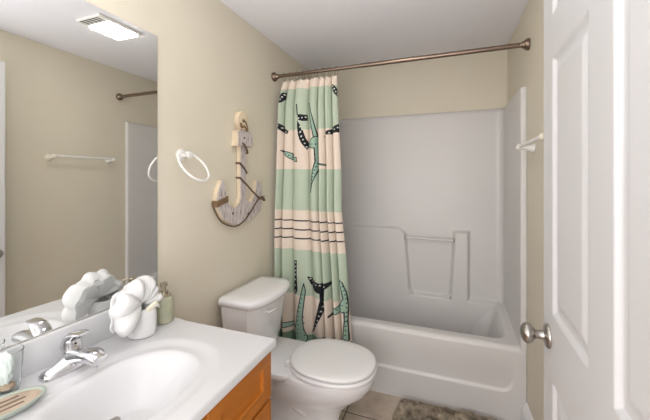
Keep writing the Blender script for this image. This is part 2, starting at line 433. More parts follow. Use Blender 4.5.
GREEN = [[(0.5357,1.835),(0.5633,1.832),(0.6152,1.732),(0.6708,1.59),(0.6307,1.591),(0.5932,1.689)],[(0.532,1.576),(0.593,1.597),(0.6428,1.615),(0.6806,1.606),(0.6865,1.557),(0.6741,1.525),(0.6976,1.449),(0.6563,1.385),(0.5975,1.298),(0.5777,1.249),(0.5687,1.252),(0.5814,1.309),(0.6087,1.396),(0.6361,1.45),(0.6302,1.537),(0.5091,1.544),(0.4901,1.561)],[(0.0752,1.53),(0.1783,1.521),(0.2465,1.509),(0.2603,1.481),(0.3452,1.48),(0.3559,1.452),(0.285,1.457),(0.1983,1.481),(0.1314,1.505)],[(0.7018,1.438),(0.7854,1.43),(0.7716,1.424),(0.7061,1.43)],[(0.4263,0.649),(0.4449,0.604),(0.4177,0.509),(0.3974,0.427),(0.4081,0.349),(0.4545,0.3),(0.4296,0.258),(0.2953,0.245),(0.2943,0.352),(0.3278,0.449),(0.3781,0.559)],[(0.9114,0.703),(0.9488,0.686),(0.9808,0.625),(0.9938,0.538),(0.9814,0.449),(0.9842,0.324),(0.9231,0.318),(0.9524,0.446),(0.9531,0.503),(0.8492,0.486),(0.7919,0.491),(0.7941,0.513),(0.8791,0.532),(0.9508,0.585),(0.9306,0.647)],[(0.1244,0.382),(0.1966,0.377),(0.2817,0.367),(0.2791,0.351),(0.1954,0.346),(0.1291,0.349)]]
WDOT = [(0.4989,0.68),(0.5333,0.668),(0.5658,0.657),(0.6044,0.651),(0.6473,0.649),(0.6902,0.648),(0.7279,0.654),(0.7019,0.626),(0.6779,0.597),(0.6774,0.569),(0.6749,0.54),(0.6647,0.511),(0.6468,0.482),(0.6271,0.453),(0.6095,0.424),(0.5806,0.396),(0.5518,0.368),(0.0461,1.872),(0.064,1.889),(0.082,1.906),(0.0387,1.698),(0.0818,1.683),(0.1246,1.668),(0.1646,1.653),(0.3913,1.716),(0.4002,1.683),(0.4089,1.65),(0.4175,1.617),(0.402,1.645),(0.4197,1.621),(0.4396,1.597),(0.4569,1.573),(0.4763,1.55),(0.9483,1.926),(0.9672,1.909),(0.9833,1.892),(1.0018,1.876),(0.8211,1.622),(0.8621,1.632),(0.9035,1.643),(0.945,1.653),(0.9868,1.664),(0.3828,1.739),(0.4242,1.743),(0.4657,1.747),(0.3139,0.783),(0.3125,0.756),(0.313,0.729),(0.3117,0.703),(0.3041,0.669),(0.3042,0.632),(0.3043,0.595)]
BDOT = [(0.5322,1.562),(0.5696,1.563),(0.6047,1.563),(0.6422,1.564),(0.6637,1.59),(0.6656,1.568),(0.6652,1.546),(0.6671,1.524),(0.6667,1.503),(0.6663,1.481),(0.6682,1.459),(0.6587,1.437),(0.6425,1.416),(0.629,1.395),(0.6142,1.374),(0.6084,1.352),(0.6004,1.331),(0.5947,1.309),(0.5869,1.287),(0.4061,0.574),(0.3909,0.546),(0.3757,0.517),(0.3587,0.489),(0.3495,0.46),(0.3422,0.431),(0.3349,0.402),(0.3335,0.374),(0.3339,0.345),(0.3344,0.317),(0.335,0.289),(0.4128,0.429),(0.4143,0.389),(0.4157,0.349),(0.4192,0.31),(0.9518,0.661),(0.9604,0.634),(0.969,0.608),(0.9777,0.582),(0.9784,0.555),(0.9751,0.527),(0.9738,0.499),(0.9707,0.472),(0.9675,0.444),(0.9623,0.416),(0.9592,0.388),(0.9542,0.361),(0.9492,0.333),(0.8238,0.502),(0.8619,0.516),(0.9001,0.53),(0.9384,0.544),(0.1655,1.51),(0.2061,1.496),(0.244,1.483),(0.2841,1.469)]

XL = [(.05, .030), (.85, .022), (1.15, .026), (1.83, .046), (2.02, .084)]
XR = [(.05, .57), (.33, .555), (.85, .523), (1.14, .492), (1.40, .490), (2.02, .463)]
def itp(Tb, z): return np.interp(z, [a for a, _ in Tb], [v for _, v in Tb])
def inpoly(u, z, poly):
    r = np.zeros(u.shape, bool); n = len(poly)
    for i in range(n):
        (x1, y1), (x2, y2) = poly[i], poly[(i+1) % n]
        if y1 == y2: continue
        c = ((z > y1) != (z > y2)) & (u < (x2-x1)*(z-y1)/(y2-y1)+x1)
        r ^= c
    return r
def pdist(u, z, poly):
    d = np.full(u.shape, 9.)
    for i in range(len(poly)):
        (x1, y1), (x2, y2) = poly[i], poly[(i+1) % len(poly)]
        x1 *= .47; x2 *= .47; ax, ay = x2-x1, y2-y1; L = ax*ax+ay*ay+1e-12
        t = np.clip(((u*.47-x1)*ax+(z-y1)*ay)/L, 0, 1)
        d = np.minimum(d, np.hypot(u*.47-x1-t*ax, z-y1-t*ay))
    return d
def curtain():
    cu = thing('shower_curtain', 'shower curtain in sage green and cream bands printed with dark starfish arms', 'shower curtain', (.28, YR, 2.02))
    nu, nv = 460, 900
    u = np.linspace(0, 1, nu); z = np.linspace(.075, 2.000, nv)
    U, Z = np.meshgrid(u, z, indexing='ij')
    xl, xr = itp(XL, Z), itp(XR, Z)
    X = xl+(xr-xl)*U
    f = sstep(.1, 2.0, Z)
    ph = 2*PI*(6.6*U+.45*np.sin(2*PI*U*1.1+.4)+.06*np.sin(2.2*Z+6*U))
    amp = .021+.006*np.sin(9*U+1)+.004*np.sin(2.1*Z+9*U)
    wv = 1.6-3.0*np.abs(np.sin(ph/2))**.55+.35*np.sin(ph*.61+1.5*Z)
    Y = 1.928+amp*wv*(.75+.25*(1-f))
    X = X+.003*np.cos(ph)*(.4+.6*U*(1-U)*4)
    top = sstep(1.93, 2.008, Z)
    Z2 = Z-.010*top*(.5-.5*np.cos(2*PI*(U*11)))
    Y = Y*(1-.45*top)+YR*.45*top
    cream = np.array(srgb(232, 218, 203)[:3]); green = np.array(srgb(188, 202, 182)[:3]); dgreen = np.array(srgb(126, 156, 136)[:3])
    black = np.array(srgb(22, 26, 36)[:3]); ink = np.array(srgb(30, 44, 48)[:3]); leaf = np.array(srgb(158, 188, 170)[:3]); wht = np.array(srgb(225, 225, 215)[:3])
    Cc = np.ones(U.shape+(3,))*cream
    def band(a, b, c): Cc[(Z > a) & (Z < b)] = c
    zc = Z + .006*U
    for a, b, c in ((1.664, 1.937, green), (1.129, 1.402, green), (.568, .868, green), (0, .315, dgreen)): Cc[(zc > a+.003) & (zc < b+.003)] = c
    for s in (1.060, 1.001, .943): Cc[np.abs(zc-s-.003) < .0042] = black
    for poly in BLACK:
        k = inpoly(U, Z, poly); Cc[k] = black
    for poly in GREEN:
        k = inpoly(U, Z, poly); Cc[k] = leaf
        Cc[pdist(U, Z, poly) < .0028] = ink
    for (a, b) in WDOT: Cc[np.hypot((U-a)*.47, Z-b) < .0043] = wht
    for (a, b) in BDOT: Cc[np.hypot((U-a)*.47, Z-b) < .0038] = ink
    o = grid_obj('curtain_fabric', np.stack([X, Y, Z2], -1), 'print', cu, 180)
    at = o.data.color_attributes.new('print', 'FLOAT_COLOR', 'POINT')
    rgba = np.ones((nu*nv, 4), np.float32); rgba[:, :3] = Cc.reshape(-1, 3); at.data.foreach_set('color', rgba.ravel())
    so = o.modifiers.new('thick', 'SOLIDIFY'); so.thickness = .0012
    for i in range(9):
        uu = i/8; x = float(itp(XL, 2.0)+(itp(XR, 2.0)-itp(XL, 2.0))*(.01+.98*uu))
        b = bm_new(); pts = [(x+.004*math.sin(a), YR+.018*math.sin(a), ZR-.011+.0265*math.cos(a)) for a in np.linspace(0, 2*PI, 25)[:-1]]
        tube(b, pts, .0013, 6, closed=True); obj('curtain_hook', b, 'bronze', cu)
curtain()

# ---------------------------------------------------------------- toilet
def egg(cx, cy, z, ax, ay, n=48, back=1., sq=2.2, nose=0.):
    """closed outline: long axis x; back half can be squarer/shorter"""
    out = []
    for i in range(n):
        t = 2*PI*i/n; c, s = math.cos(t), math.sin(t)
        p = 2/sq
        x = math.copysign(abs(c)**p, c)*ax*(1 if c > 0 else back); y = math.copysign(abs(s)**p, s)*ay
        out.append((cx+x, cy+y, z))
    return out
def toilet():
    cy = 1.535
    t = thing('toilet', 'white two piece toilet with closed lid beside the vanity', 'toilet', (.42, cy, 0))
    b = bm_new()
    secs = [egg(.40, cy, 0, .245, .115, back=1.0, sq=2.6), egg(.40, cy, .015, .245, .115, sq=2.6), egg(.395, cy, .05, .225, .100, sq=2.5),
            egg(.40, cy, .12, .205, .088, sq=2.4), egg(.42, cy, .19, .215, .100, sq=2.3), egg(.45, cy, .25, .250, .135, back=1.05, sq=2.2),
            egg(.50, cy, .30, .262, .163, back=1.05, sq=2.15), egg(.525, cy, .345, .262, .176, back=1.02, sq=2.15),
            egg(.530, cy, .375, .262, .180, back=1.0, sq=2.15), egg(.530, cy, .384, .256, .175, sq=2.15), egg(.530, cy, .386, .18, .12, sq=2.1)]
    loft(b, secs)
    obj('bowl', b, 'porc', t, angle=60)
    # deck joining tank and bowl, with the sculpted trapway side below
    b = bm_new()
    loft(b, [egg(.245, cy, z, a, w_, sq=4) for z, a, w_ in ((.30, .13, .10), (.33, .17, .13), (.35, .195, .165), (.372, .20, .175), (.384, .197, .172), (.386, .19, .165))])
    obj('deck', b, 'porc', t, angle=60)
    for s in (-1, 1):
        b = bm_new()
        tube(b, catmull([(.50, cy+s*.050, .16), (.43, cy+s*.062, .19), (.36, cy+s*.070, .27), (.27, cy+s*.074, .28), (.21, cy+s*.074, .18), (.18, cy+s*.070, .03)], 6),
             [.035+.012*math.sin(PI*i/30) for i in range(31)], 14)
        obj('trapway_ridge', b, 'porc', t)
        b = bm_new(); lathe(b, [(.014, .0), (.013, .012), (.008, .020), (0, .022)], 16, Matrix.Translation((.36, cy+s*.102, .012)), cap=False); obj('bolt_cap', b, 'seat', t)
    # seat ring and lid
    def slab(name, z0, z1, ax, ay, r, c=.570, back=.93, m='seat', dome=0):
        b = bm_new()
        S = [(z0, -r), (z0+r*.5, -r*.2), (z0+r, 0), (z1-r, 0), (z1-r*.4, -r*.25), (z1, -r), (z1+dome*.6, -.05), (z1+dome, -.12)]
        loft(b, [egg(c, cy, z, ax+d, ay+d, back=back, sq=2.25) for z, d in S])
        o = obj(name, b, m, t, angle=60); return o
    slab('seat', .388, .408, .230, .188, .007)
    slab('seat_lid', .411, .431, .226, .184, .009, dome=.004)
    for s in (-1, 1):
        b = bm_new(); box(b, .350, cy+s*.075-.020, .387, .380, cy+s*.075+.020, .414, .006); obj('seat_hinge', b, 'seat', t)
    # tank
    b = bm_new()
    def tsec(z, x0, x1, hw, bow):
        pts = []
        n = 14
        for i in range(n+1):
            s = -1+2*i/n; e = abs(s)**6
            pts.append((x1+bow*(1-s*s)-.02*e, cy-.005+s*hw*(1-.0*e), z))
        pts += [(x0+.012, cy-.005+hw, z), (x0, cy-.005+hw-.02, z), (x0, cy-.005-hw+.02, z), (x0+.012, cy-.005-hw, z)]
        return pts
    loft(b, [tsec(.384, .05, .165, .150, .02), tsec(.40, .045, .185, .165, .024), tsec(.50, .035, .200, .180, .030), tsec(.60, .035, .215, .190, .034), tsec(.690, .032, .224, .198, .036)])
    obj('tank', b, 'porc', t, angle=35)
    b = bm_new()
    loft(b, [tsec(.688, .030, .232, .200, .038), tsec(.694, .026, .240, .208, .040), tsec(.714, .024, .244, .212, .041), tsec(.726, .026, .240, .208, .040), tsec(.733, .036, .224, .194, .036), tsec(.736, .065, .19, .15, .02)])
    obj('tank_lid', b, 'porc', t, angle=50)
    b = bm_new(); lv = (.252, cy-.075, .645)
    lathe(b, [(0, 0), (.012, 0), (.012, .012), (0, .014)], 16, axis_m((.240, cy-.10, .648), (1, 0, 0)), cap=False)
    tube(b, catmull([(.258, cy-.105, .649), (.262, cy-.08, .647), (.262, cy-.05, .643), (.259, cy-.03, .640)], 5), [.0065]*5+[.007]*6+[.0075]*5, 10)
    obj('flush_lever', b, 'seat', t)
    b = bm_new(); tube(b, catmull([(.10, cy+.13, .38), (.10, cy+.15, .30), (.03, cy+.16, .20), (.004, cy+.16, .18)], 6), .005, 8); obj('supply_hose', b, 'chrome', t)
toilet()
# ---------------------------------------------------------------- vanity
VY0, VY1, ZC, DC = .26, .978, .785, .56
cab = thing('vanity_cabinet', 'honey stained wooden vanity cabinet with shaker fronts', 'cabinet', (.27, (VY0+VY1)/2, 0))
def cab_part(name, *a): obj(name, box(bm_new(), *a), 'oak_z', cab, smooth=False)
cab_part('back_panel', .002, VY0+.015, .09, .021, VY1-.012, .757)
cab_part('side_panel', .022, VY0+.015, 0, .530, VY0+.030, .757)
cab_part('side_panel', .022, VY1-.027, 0, .530, VY1-.012, .757)
cab_part('bottom_panel', .022, VY0+.030, .09, .510, VY1-.027, .105)
cab_part('toe_kick', .45, VY0+.03, 0, .465, VY1-.027, .09)
cab_part('top_rail', .510, VY0+.03, .735, .530, VY1-.027, .757)
cab_part('middle_rail', .510, VY0+.03, .560, .530, VY1-.027, .595)
cab_part('middle_stile', .510, VY0+.34, .106, .530, VY0+.40, .559)
def shaker(y0, y1, z0, z1, name, vertical=False):
    """one slab whose middle is set back inside a four sided frame"""
    fr = .052; b = bm_new(); x0, x1 = .531, .551; rc = .011
    def ring(x, d): return [b.verts.new((x, y, z)) for y, z in ((y0+d, z0+d*.9), (y1-d, z0+d*.9), (y1-d, z1-d*.9), (y0+d, z1-d*.9))]
    rs = [ring(x0, 0), ring(x1-.002, 0), ring(x1, .002), ring(x1, fr-.002), ring(x1-.002, fr), ring(x1-rc, fr+.001)]
    for p, q in zip(rs, rs[1:]):
        for k in range(4): b.faces.new((p[k], p[(k+1) % 4], q[(k+1) % 4], q[k]))
    b.faces.new(rs[0]); b.faces.new(rs[-1])
    return obj(name, b, 'oak_z' if vertical else 'oak_y', cab, smooth=False)
shaker(.652, .966, .588, .752, 'drawer_front'); shaker(VY0+.012, .600, .588, .752, 'drawer_front')
shaker(.622, .966, .11, .576, 'cabinet_door', True); shaker(VY0+.012, .614, .11, .576, 'cabinet_door', True)

top = thing('countertop', 'white cultured marble vanity top with integral oval sink and backsplash', 'countertop', (.28, (VY0+VY1)/2, .757))
BX, BY = .322, .605
def vtop():
    x0, x1, y0, y1 = .002, DC+.003, VY0, VY1; r = .008
    nx, ny = 230, 290
    def ax(a, b_, n): return np.concatenate([[a, a+.0025, a+.006], np.linspace(a+r+.002, b_-r-.002, n-6), [b_-.006, b_-.0025, b_]])
    X, Y = np.meshgrid(ax(x0, x1, nx), ax(y0, y1, ny), indexing='ij')
    Z = np.full(X.shape, ZC)
    e = np.minimum(x1-X, y1-Y); Z -= np.where(e < r, r-np.sqrt(np.maximum(r*r-(r-e)**2, 0)), 0)
    d = (np.abs((X-BX)/.185)**2.4+np.abs((Y-BY)/.245)**2.4)**(1/2.4)      # shallow outer dish
    Z -= .007*(1-sstep(.88, 1.08, d))
    d2 = (np.abs((X-BX)/.150)**2.3+np.abs((Y-BY)/.200)**2.3)**(1/2.3)
    Z -= .105*(1-sstep(.35, 1.0, d2))**.85
    # flat faucet ledge behind the bowl
    led = sstep(.165, .125, X) if False else 1-sstep(.135, .165, X)
    Z = Z*(1-led)+ZC*led - np.where(e < r, 0, 0)
    skirt = lambda P: P
    P = np.stack([X, Y, Z], -1)
    # vertical edges all round
    P = np.concatenate([P[:1]*[1, 1, 0]+[0, 0, .757], P, P[-1:]*[1, 1, 0]+[0, 0, .757]], 0)
    lo = P[:, :1].copy(); lo[..., 2] = .757; hi = P[:, -1:].copy(); hi[..., 2] = .757
    P = np.concatenate([lo, P, hi], 1)
    return P
grid_obj('counter_slab', vtop(), 'marble', top, 50)
b = bm_new(); box(b, .002, VY0, ZC-.002, .020, VY1-.002, .880, .004, 3); obj('backsplash', b, 'marble', top)
b = bm_new(); lathe(b, [(.0, .003), (.006, .0045), (.014, .003), (.019, .003), (.023, .0005), (.023, -.004)], 28, Matrix.Translation((.262, .605, .675)), cap=False); obj('sink_drain', b, 'nickel', top)

BY = .614
fa = thing('sink_faucet', 'chrome single lever faucet behind the oval sink', 'faucet', (.085, BY+.005, ZC))
def faucet():
    cx, cy = .085, BY+.005
    b = bm_new()
    def sec(y, hx, h, z0=ZC+.0005):       # rounded D cross-section in the xz plane at y
        return [(cx+hx*math.cos(a), y, z0+h*max(math.sin(a), 0)**.8) for a in np.linspace(0, PI, 15)]
    ys = [(-.082, .010, .006), (-.079, .017, .012), (-.070, .021, .017), (-.050, .024, .022), (-.030, .027, .028), (-.015, .029, .036), (0, .030, .040),
          (.015, .029, .036), (.030, .027, .028), (.050, .024, .022), (.070, .021, .017), (.079, .017, .012), (.082, .010, .006)]
    loft(b, [sec(cy+y, hx*1.12, h*1.25) for y, hx, h in ys]); obj('faucet_base', b, 'chrome', fa, angle=60)
    b = bm_new()   # spout body rising from the base, reaching over the bowl
    pts = catmull([(cx-.012, cy, ZC+.022), (cx+.015, cy, ZC+.036), (cx+.060, cy, ZC+.044), (cx+.095, cy, ZC+.044), (cx+.114, cy, ZC+.038)], 6)
    secs = []
    for i, p in enumerate(pts):
        f = i/(len(pts)-1); hw = .030-.010*f; hh = .021-.006*f
        if i == len(pts)-1: hw *= .75; hh *= .75
        tg = (pts[min(i+1, len(pts)-1)]-pts[max(i-1, 0)]).normalized(); up = Vector((0, 1, 0)).cross(tg)*-1
        secs.append([tuple(p+Vector((0, 1, 0))*hw*math.copysign(abs(math.cos(a))**.8, math.cos(a))+up*hh*math.copysign(abs(math.sin(a))**.8, math.sin(a))) for a in np.linspace(0, 2*PI, 25)[:-1]])
    loft(b, secs); sp = obj('spout', b, 'chrome', fa, angle=60)
    b = bm_new(); lathe(b, [(.010, 0), (.010, .012)], 20, Matrix.Translation((cx+.100, cy, ZC+.020))); obj('aerator', b, 'chrome', sp)
    b = bm_new(); lathe(b, [(.024, .0), (.024, .010), (.022, .018), (.019, .022)], 28, Matrix.Translation((cx-.008, cy, ZC+.035))); obj('valve_dome', b, 'chrome', fa)
    b = bm_new()   # wedge lever standing up and leaning forward
    secs = []
    for x, z, hx, hy in ((-.010, .052, .022, .020), (-.012, .062, .022, .021), (-.009, .075, .018, .021), (-.002, .086, .014, .021), (.010, .095, .012, .020), (.030, .102, .008, .018), (.048, .104, .004, .015)):
        nrm = (.75, .66) if x > -.005 else (1, 0)
        secs.append([(cx+x+hx*nrm[0]*math.copysign(abs(math.cos(a))**.7, math.cos(a)) if x < .02 else cx+x, cy+1.2*hy*math.copysign(abs(math.sin(a))**.7, math.sin(a)),
                      ZC+z-(hx*nrm[1]*math.cos(a) if x > -.005 else 0)) for a in np.linspace(0, 2*PI, 25)[:-1]])
    loft(b, secs); lv = obj('lever_handle', b, 'chrome', fa, angle=60)
    b = bm_new(); lathe(b, [(.003, 0), (.003, .0015), (0, .0018)], 12, axis_m((cx+.0095, cy, ZC+.068), (1, 0, .1)), cap=False); obj('set_screw', b, 'dark', lv)
faucet()

# ---------------------------------------------------------------- mirror
mi = thing('wall_mirror', 'large frameless mirror above the vanity', 'mirror', (.003, .45, .882))
b = bm_new(); box(b, .001, -.10, .882, .0060, .983, 1.925, .0008); obj('mirror_glass', b, 'mirror', mi, smooth=False)
b = bm_new(); box(b, .0005, -.10, .8803, .0075, .983, .8823); obj('lower_channel', b, 'nickel', mi)

# ---------------------------------------------------------------- things on the wall
tr = thing('towel_ring', 'white plastic towel ring on the wall beside the mirror', 'towel ring', (.0, 1.110, 1.445))
b = bm_new(); lathe(b, [(0, 0), (.026, 0), (.027, .004), (.024, .010), (.014, .014), (.011, .030), (.013, .042), (.016, .050), (.014, .058), (0, .061)], 28, axis_m((.0005, 1.110, 1.446), (1, 0, 0)), cap=False)
obj('mount', b, 'plastic', tr)
al = math.radians(36); rr = .078; c0 = Vector((.046, 1.092, 1.456)); dn = Vector((math.sin(al), .04, -math.cos(al))).normalized(); cc = c0+dn*rr
b = bm_new(); tube(b, [tuple(cc+rr*.92*math.cos(a)*Vector((0, 1, 0))+rr*math.sin(a)*dn) for a in np.linspace(0, 2*PI, 61)[:-1]], .0048, 10, closed=True); obj('ring', b, 'plastic', tr)

tb = thing('towel_bar', 'white plastic towel bar on the right wall behind the door', 'towel bar', (W, 1.62, 1.50))
b = bm_new(); tube(b, [(1.462, 1.400, 1.500), (1.462, 1.858, 1.500)], .0085, 16); obj('bar', b, 'plastic', tb)
for y in (1.415, 1.842):
    b = bm_new(); lathe(b, [(0, 0), (.024, 0), (.024, .004), (.018, .012), (.012, .035), (.0125, .055), (.015, .062), (.014, .073), (.008, .078), (0, .079)], 24, axis_m((W-.0005, y, 1.488), (-1, 0, .14)), cap=False)
    obj('post', b, 'cream_plastic' if y < 1.6 else 'plastic', tb)

an = thing('wooden_anchor', 'weathered wooden anchor wall decor wrapped in brown rope', 'wall decor', (.0, 1.52, 1.08))
def wood2(name, poly, x0=.003, x1=.040, bev=.003):
    b = bm_new(); extrude_yz(b, poly, x0, x1, bev)
    o = obj(name, b, ['rawwood', 'wash'], an, smooth=False)
    for p in o.data.polygons: p.material_index = 1 if abs(p.normal.x) > .8 else 0
    return o
wood2('shank', [(1.518, 1.16), (1.518, 1.625), (1.525, 1.635), (1.568, 1.635), (1.578, 1.625), (1.572, 1.16)], .003, .028)
wood2('stock', [(1.472, 1.530), (1.474, 1.600), (1.490, 1.612), (1.600, 1.608), (1.618, 1.598), (1.618, 1.535), (1.600, 1.524), (1.47, 1.522)], .002, .046)
wood2('flukes', [(1.318, 1.228), (1.328, 1.273), (1.343, 1.307), (1.357, 1.33), (1.378, 1.325), (1.388, 1.285), (1.396, 1.243), (1.424, 1.193), (1.467, 1.179), (1.508, 1.204),
                 (1.520, 1.235), (1.565, 1.245), (1.585, 1.203), (1.621, 1.2), (1.659, 1.24), (1.681, 1.325), (1.738, 1.321), (1.755, 1.229), (1.726, 1.137), (1.616, 1.091), (1.508, 1.08),
                 (1.440, 1.093), (1.368, 1.129), (1.333, 1.177)], .002, .029)
def eye():
    b = bm_new(); cyy, czz = 1.540, 1.672; n = 28; out = []
    for x in (.004, .036):
        out.append([[b.verts.new((x, cyy+r*math.cos(2*PI*i/n)*1.05, czz+r*math.sin(2*PI*i/n)*1.15)) for i in range(n)] for r in (.046, .013)])
    for i in range(n):
        j = (i+1) % n
        b.faces.new((out[1][0][i], out[1][0][j], out[1][1][j], out[1][1][i])); b.faces.new((out[0][0][i], out[0][1][i], out[0][1][j], out[0][0][j]))
        b.faces.new((out[0][0][i], out[0][0][j], out[1][0][j], out[1][0][i])); b.faces.new((out[0][1][i], out[1][1][i], out[1][1][j], out[0][1][j]))
    return obj('eye_ring', b, 'rawwood', an)
eye()
xf = .034
def rope(pts, r=.0045, m='rope', k=7, name='rope'):
    b = bm_new(); tube(b, catmull(pts, k), r, 8); obj(name, b, m, an)
rope([(.004, 1.512, 1.545), (.03, 1.512, 1.543), (.050, 1.518, 1.535), (.050, 1.54, 1.515), (xf, 1.580, 1.492), (.02, 1.583, 1.487)], .0055)
rope([(.004, 1.512, 1.428), (.03, 1.512, 1.426), (xf-.003, 1.520, 1.420), (xf-.003, 1.548, 1.400), (xf-.003, 1.574, 1.375), (.02, 1.578, 1.370)], .0055)
rope([(.004, 1.512, 1.345), (.03, 1.512, 1.343), (xf-.003, 1.520, 1.338), (xf, 1.57, 1.305), (xf, 1.62, 1.270), (xf, 1.69, 1.228), (xf, 1.755, 1.205), (.02, 1.775, 1.200)], .005)
rope([(xf, 1.762, 1.222), (xf, 1.70, 1.215), (xf, 1.66, 1.185), (xf, 1.62, 1.15), (xf, 1.55, 1.10), (xf-.008, 1.49, 1.076), (.02, 1.43, 1.085), (.02, 1.36, 1.118), (.012, 1.32, 1.18), (.012, 1.312, 1.215)], .0042)
rope([(.040, 1.762, 1.20), (xf+.004, 1.735, 1.225), (.046, 1.69, 1.215)], .005)
for dz in (0, .011, .022):
    rope([(.004, 1.314, 1.222-dz), (.03, 1.312, 1.222-dz), (xf-.002, 1.320, 1.220-dz), (xf-.003, 1.35, 1.229-dz), (xf-.002, 1.398, 1.240-dz), (.02, 1.404, 1.240-dz)], .0055, 'twine', name='twine_band')
rope([(.041, 1.505, 1.650), (xf, 1.52, 1.632), (xf, 1.548, 1.638), (xf, 1.572, 1.618), (xf, 1.585, 1.605)], .0075, 'twine', name='twine_knot')
rope([(.02, 1.546, 1.672), (xf, 1.556, 1.666), (xf, 1.572, 1.640), (xf, 1.578, 1.612)], .006, 'rope')
for y, z in ((1.447, 1.150), (1.592, 1.135), (1.530, 1.570)):
    b = bm_new(); lathe(b, [(.006, 0), (.006, .0015), (0, .002)], 12, axis_m((.029 if z < 1.5 else .046, y, z), (1, 0, 0)), cap=False); obj('nail_hole', b, 'dark', an)

# ---------------------------------------------------------------- things on the counter
sd = thing('soap_dispenser', 'sage green ceramic soap pump behind the rolled washcloth', 'soap dispenser', (.092, .935, ZC+.001))
mt = Matrix.Translation((.092, .935, ZC+.001)) @ Matrix.Diagonal((1.36, 1.36, 1.06, 1))
b = bm_new(); lathe(b, [(0, 0), (.023, 0), (.026, .003), (.0265, .010), (.026, .080), (.0245, .088), (.019, .094), (0, .095)], 32, mt, cap=False); obj('bottle', b, 'soap_ceramic', sd)
b = bm_new(); lathe(b, [(.0200, .0945), (.0200, .098), (.013, .101), (.012, .112), (.006, .114), (.0055, .128), (.010, .130), (.0105, .140), (.006, .143), (0, .143)], 24, mt, cap=False); pu = obj('pump', b, 'pump', sd)
b = bm_new(); tube(b, [(.092, .935, ZC+.147), (.102, .920, ZC+.148), (.113, .905, ZC+.143)], [.0045, .004, .003], 10); obj('pump_nozzle', b, 'pump', pu)

def cloth_things():
    cx, cy, z0 = .104, .832, ZC+.001
    t = thing('rolled_washcloth', 'white washcloth rolled into an upright cup holding the fan folded cloth', 'towel', (cx, cy, z0))
    nu, nv = 90, 30                                # spiral roll with rounded rims
    th = np.linspace(0, 2*PI*1.9, 150); v = np.linspace(0, 1, nv)
    TH, V = np.meshgrid(th, v, indexing='ij')
    R = .044-.0068*TH/(2*PI)+.0006*np.sin(9*TH)*np.sin(PI*V)
    R = R+.0022*np.sin(PI*V)-.003*(np.abs(2*V-1)**8)
    Z = z0+.003+V*(.096+.002*np.sin(TH+1))-.004*np.cos(TH-1)*V
    P = np.stack([cx+R*np.cos(-TH+.3), cy+R*np.sin(-TH+.3), Z], -1)
    o = grid_obj('roll', P, 'cloth', t, 180); s = o.modifiers.new('t', 'SOLIDIFY'); s.thickness = .0055; s.offset = -1
    s = o.modifiers.new('s', 'SUBSURF'); s.levels = 1; s.render_levels = 1
    b = bm_new(); box(b, cx-.02, cy-.02, z0+.0, cx+.02, cy+.02, z0+.05, .01); obj('inner_fold', b, 'cloth', t)
    # fan: a puffed, pleated cloth spreading from the cup's mouth and curling back at its edge
    f = thing('fan_folded_washcloth', 'white washcloth fan folded and tucked into the rolled one', 'towel', (cx, cy, z0+.07))
    hx = Vector((-.10, 1.0, 0)).normalized(); up = Vector((-.12, 0, 1)).normalized(); nn = hx.cross(up)
    def lobe(name, base, a0, a1, rad0, rad1, bulge, pleats, ph):
        A, T_ = np.meshgrid(np.radians(np.linspace(a0, a1, 240)), np.linspace(0, 1, 40), indexing='ij')
        k = (A-A.min())/(A.max()-A.min())
        rad = rad0+(rad1-rad0)*sstep(.35, 1, k)+.004*np.sin(5*A+ph)+.003*np.sin(11*A)
        plan = rad*np.sin(PI*.70*T_)
        crease = np.abs(np.sin(A*pleats*.5+ph))**.6
        dep = bulge*np.sin(PI*T_**.8)*(.55+.45*crease)-.032*T_**2+.006*T_*np.sin(A*pleats+ph)
        plan = plan*(1-.06*(1-crease)*T_)
        P = np.zeros(A.shape+(3,))
        for i in range(3): P[..., i] = base[i]+plan*(np.cos(A)*hx[i]+np.sin(A)*up[i])+dep*nn[i]
        P[..., 2] -= .010*T_**2*sstep(2.2, 3.4, A)
        P[..., 1] = np.minimum(P[..., 1], .890); P[..., 0] = np.maximum(P[..., 0], .030); P[..., 2] = np.maximum(P[..., 2], z0+.02)
        o = grid_obj(name, P, 'cloth', f, 180); s = o.modifiers.new('t', 'SOLIDIFY'); s.thickness = .005; s.offset = 0
        s = o.modifiers.new('s', 'SUBSURF'); s.levels = 1; s.render_levels = 1
    lobe('fan', (cx+.014, cy-.020, z0+.116), 55, 222, .088, .106, .042, 7.5, .4)
    lobe('back_fold', (cx+.010, cy-.016, z0+.110), 20, 215, .080, .096, -.026, 6.0, .9)
    lobe('side_fold', (cx+.014, cy-.006, z0+.114), -40, 98, .056, .074, .036, 8.0, 1.3)
    # wrapped soap tucked in front of the fan
    b = bm_new(); box(b, -.021, -.006, -.010, .021, .006, .010, .005, 3)
    b.transform(Matrix.Translation((cx+.046, cy+.000, z0+.104)) @ Matrix.Rotation(math.radians(72), 4, 'Z') @ Matrix.Rotation(math.radians(-28), 4, 'Y') @ Matrix.Rotation(.3, 4, 'X'))
    tag(obj('soap_bar', b, 'soap'), 'small cream wrapped soap tucked in front of the fan folded washcloth', 'soap')
cloth_things()

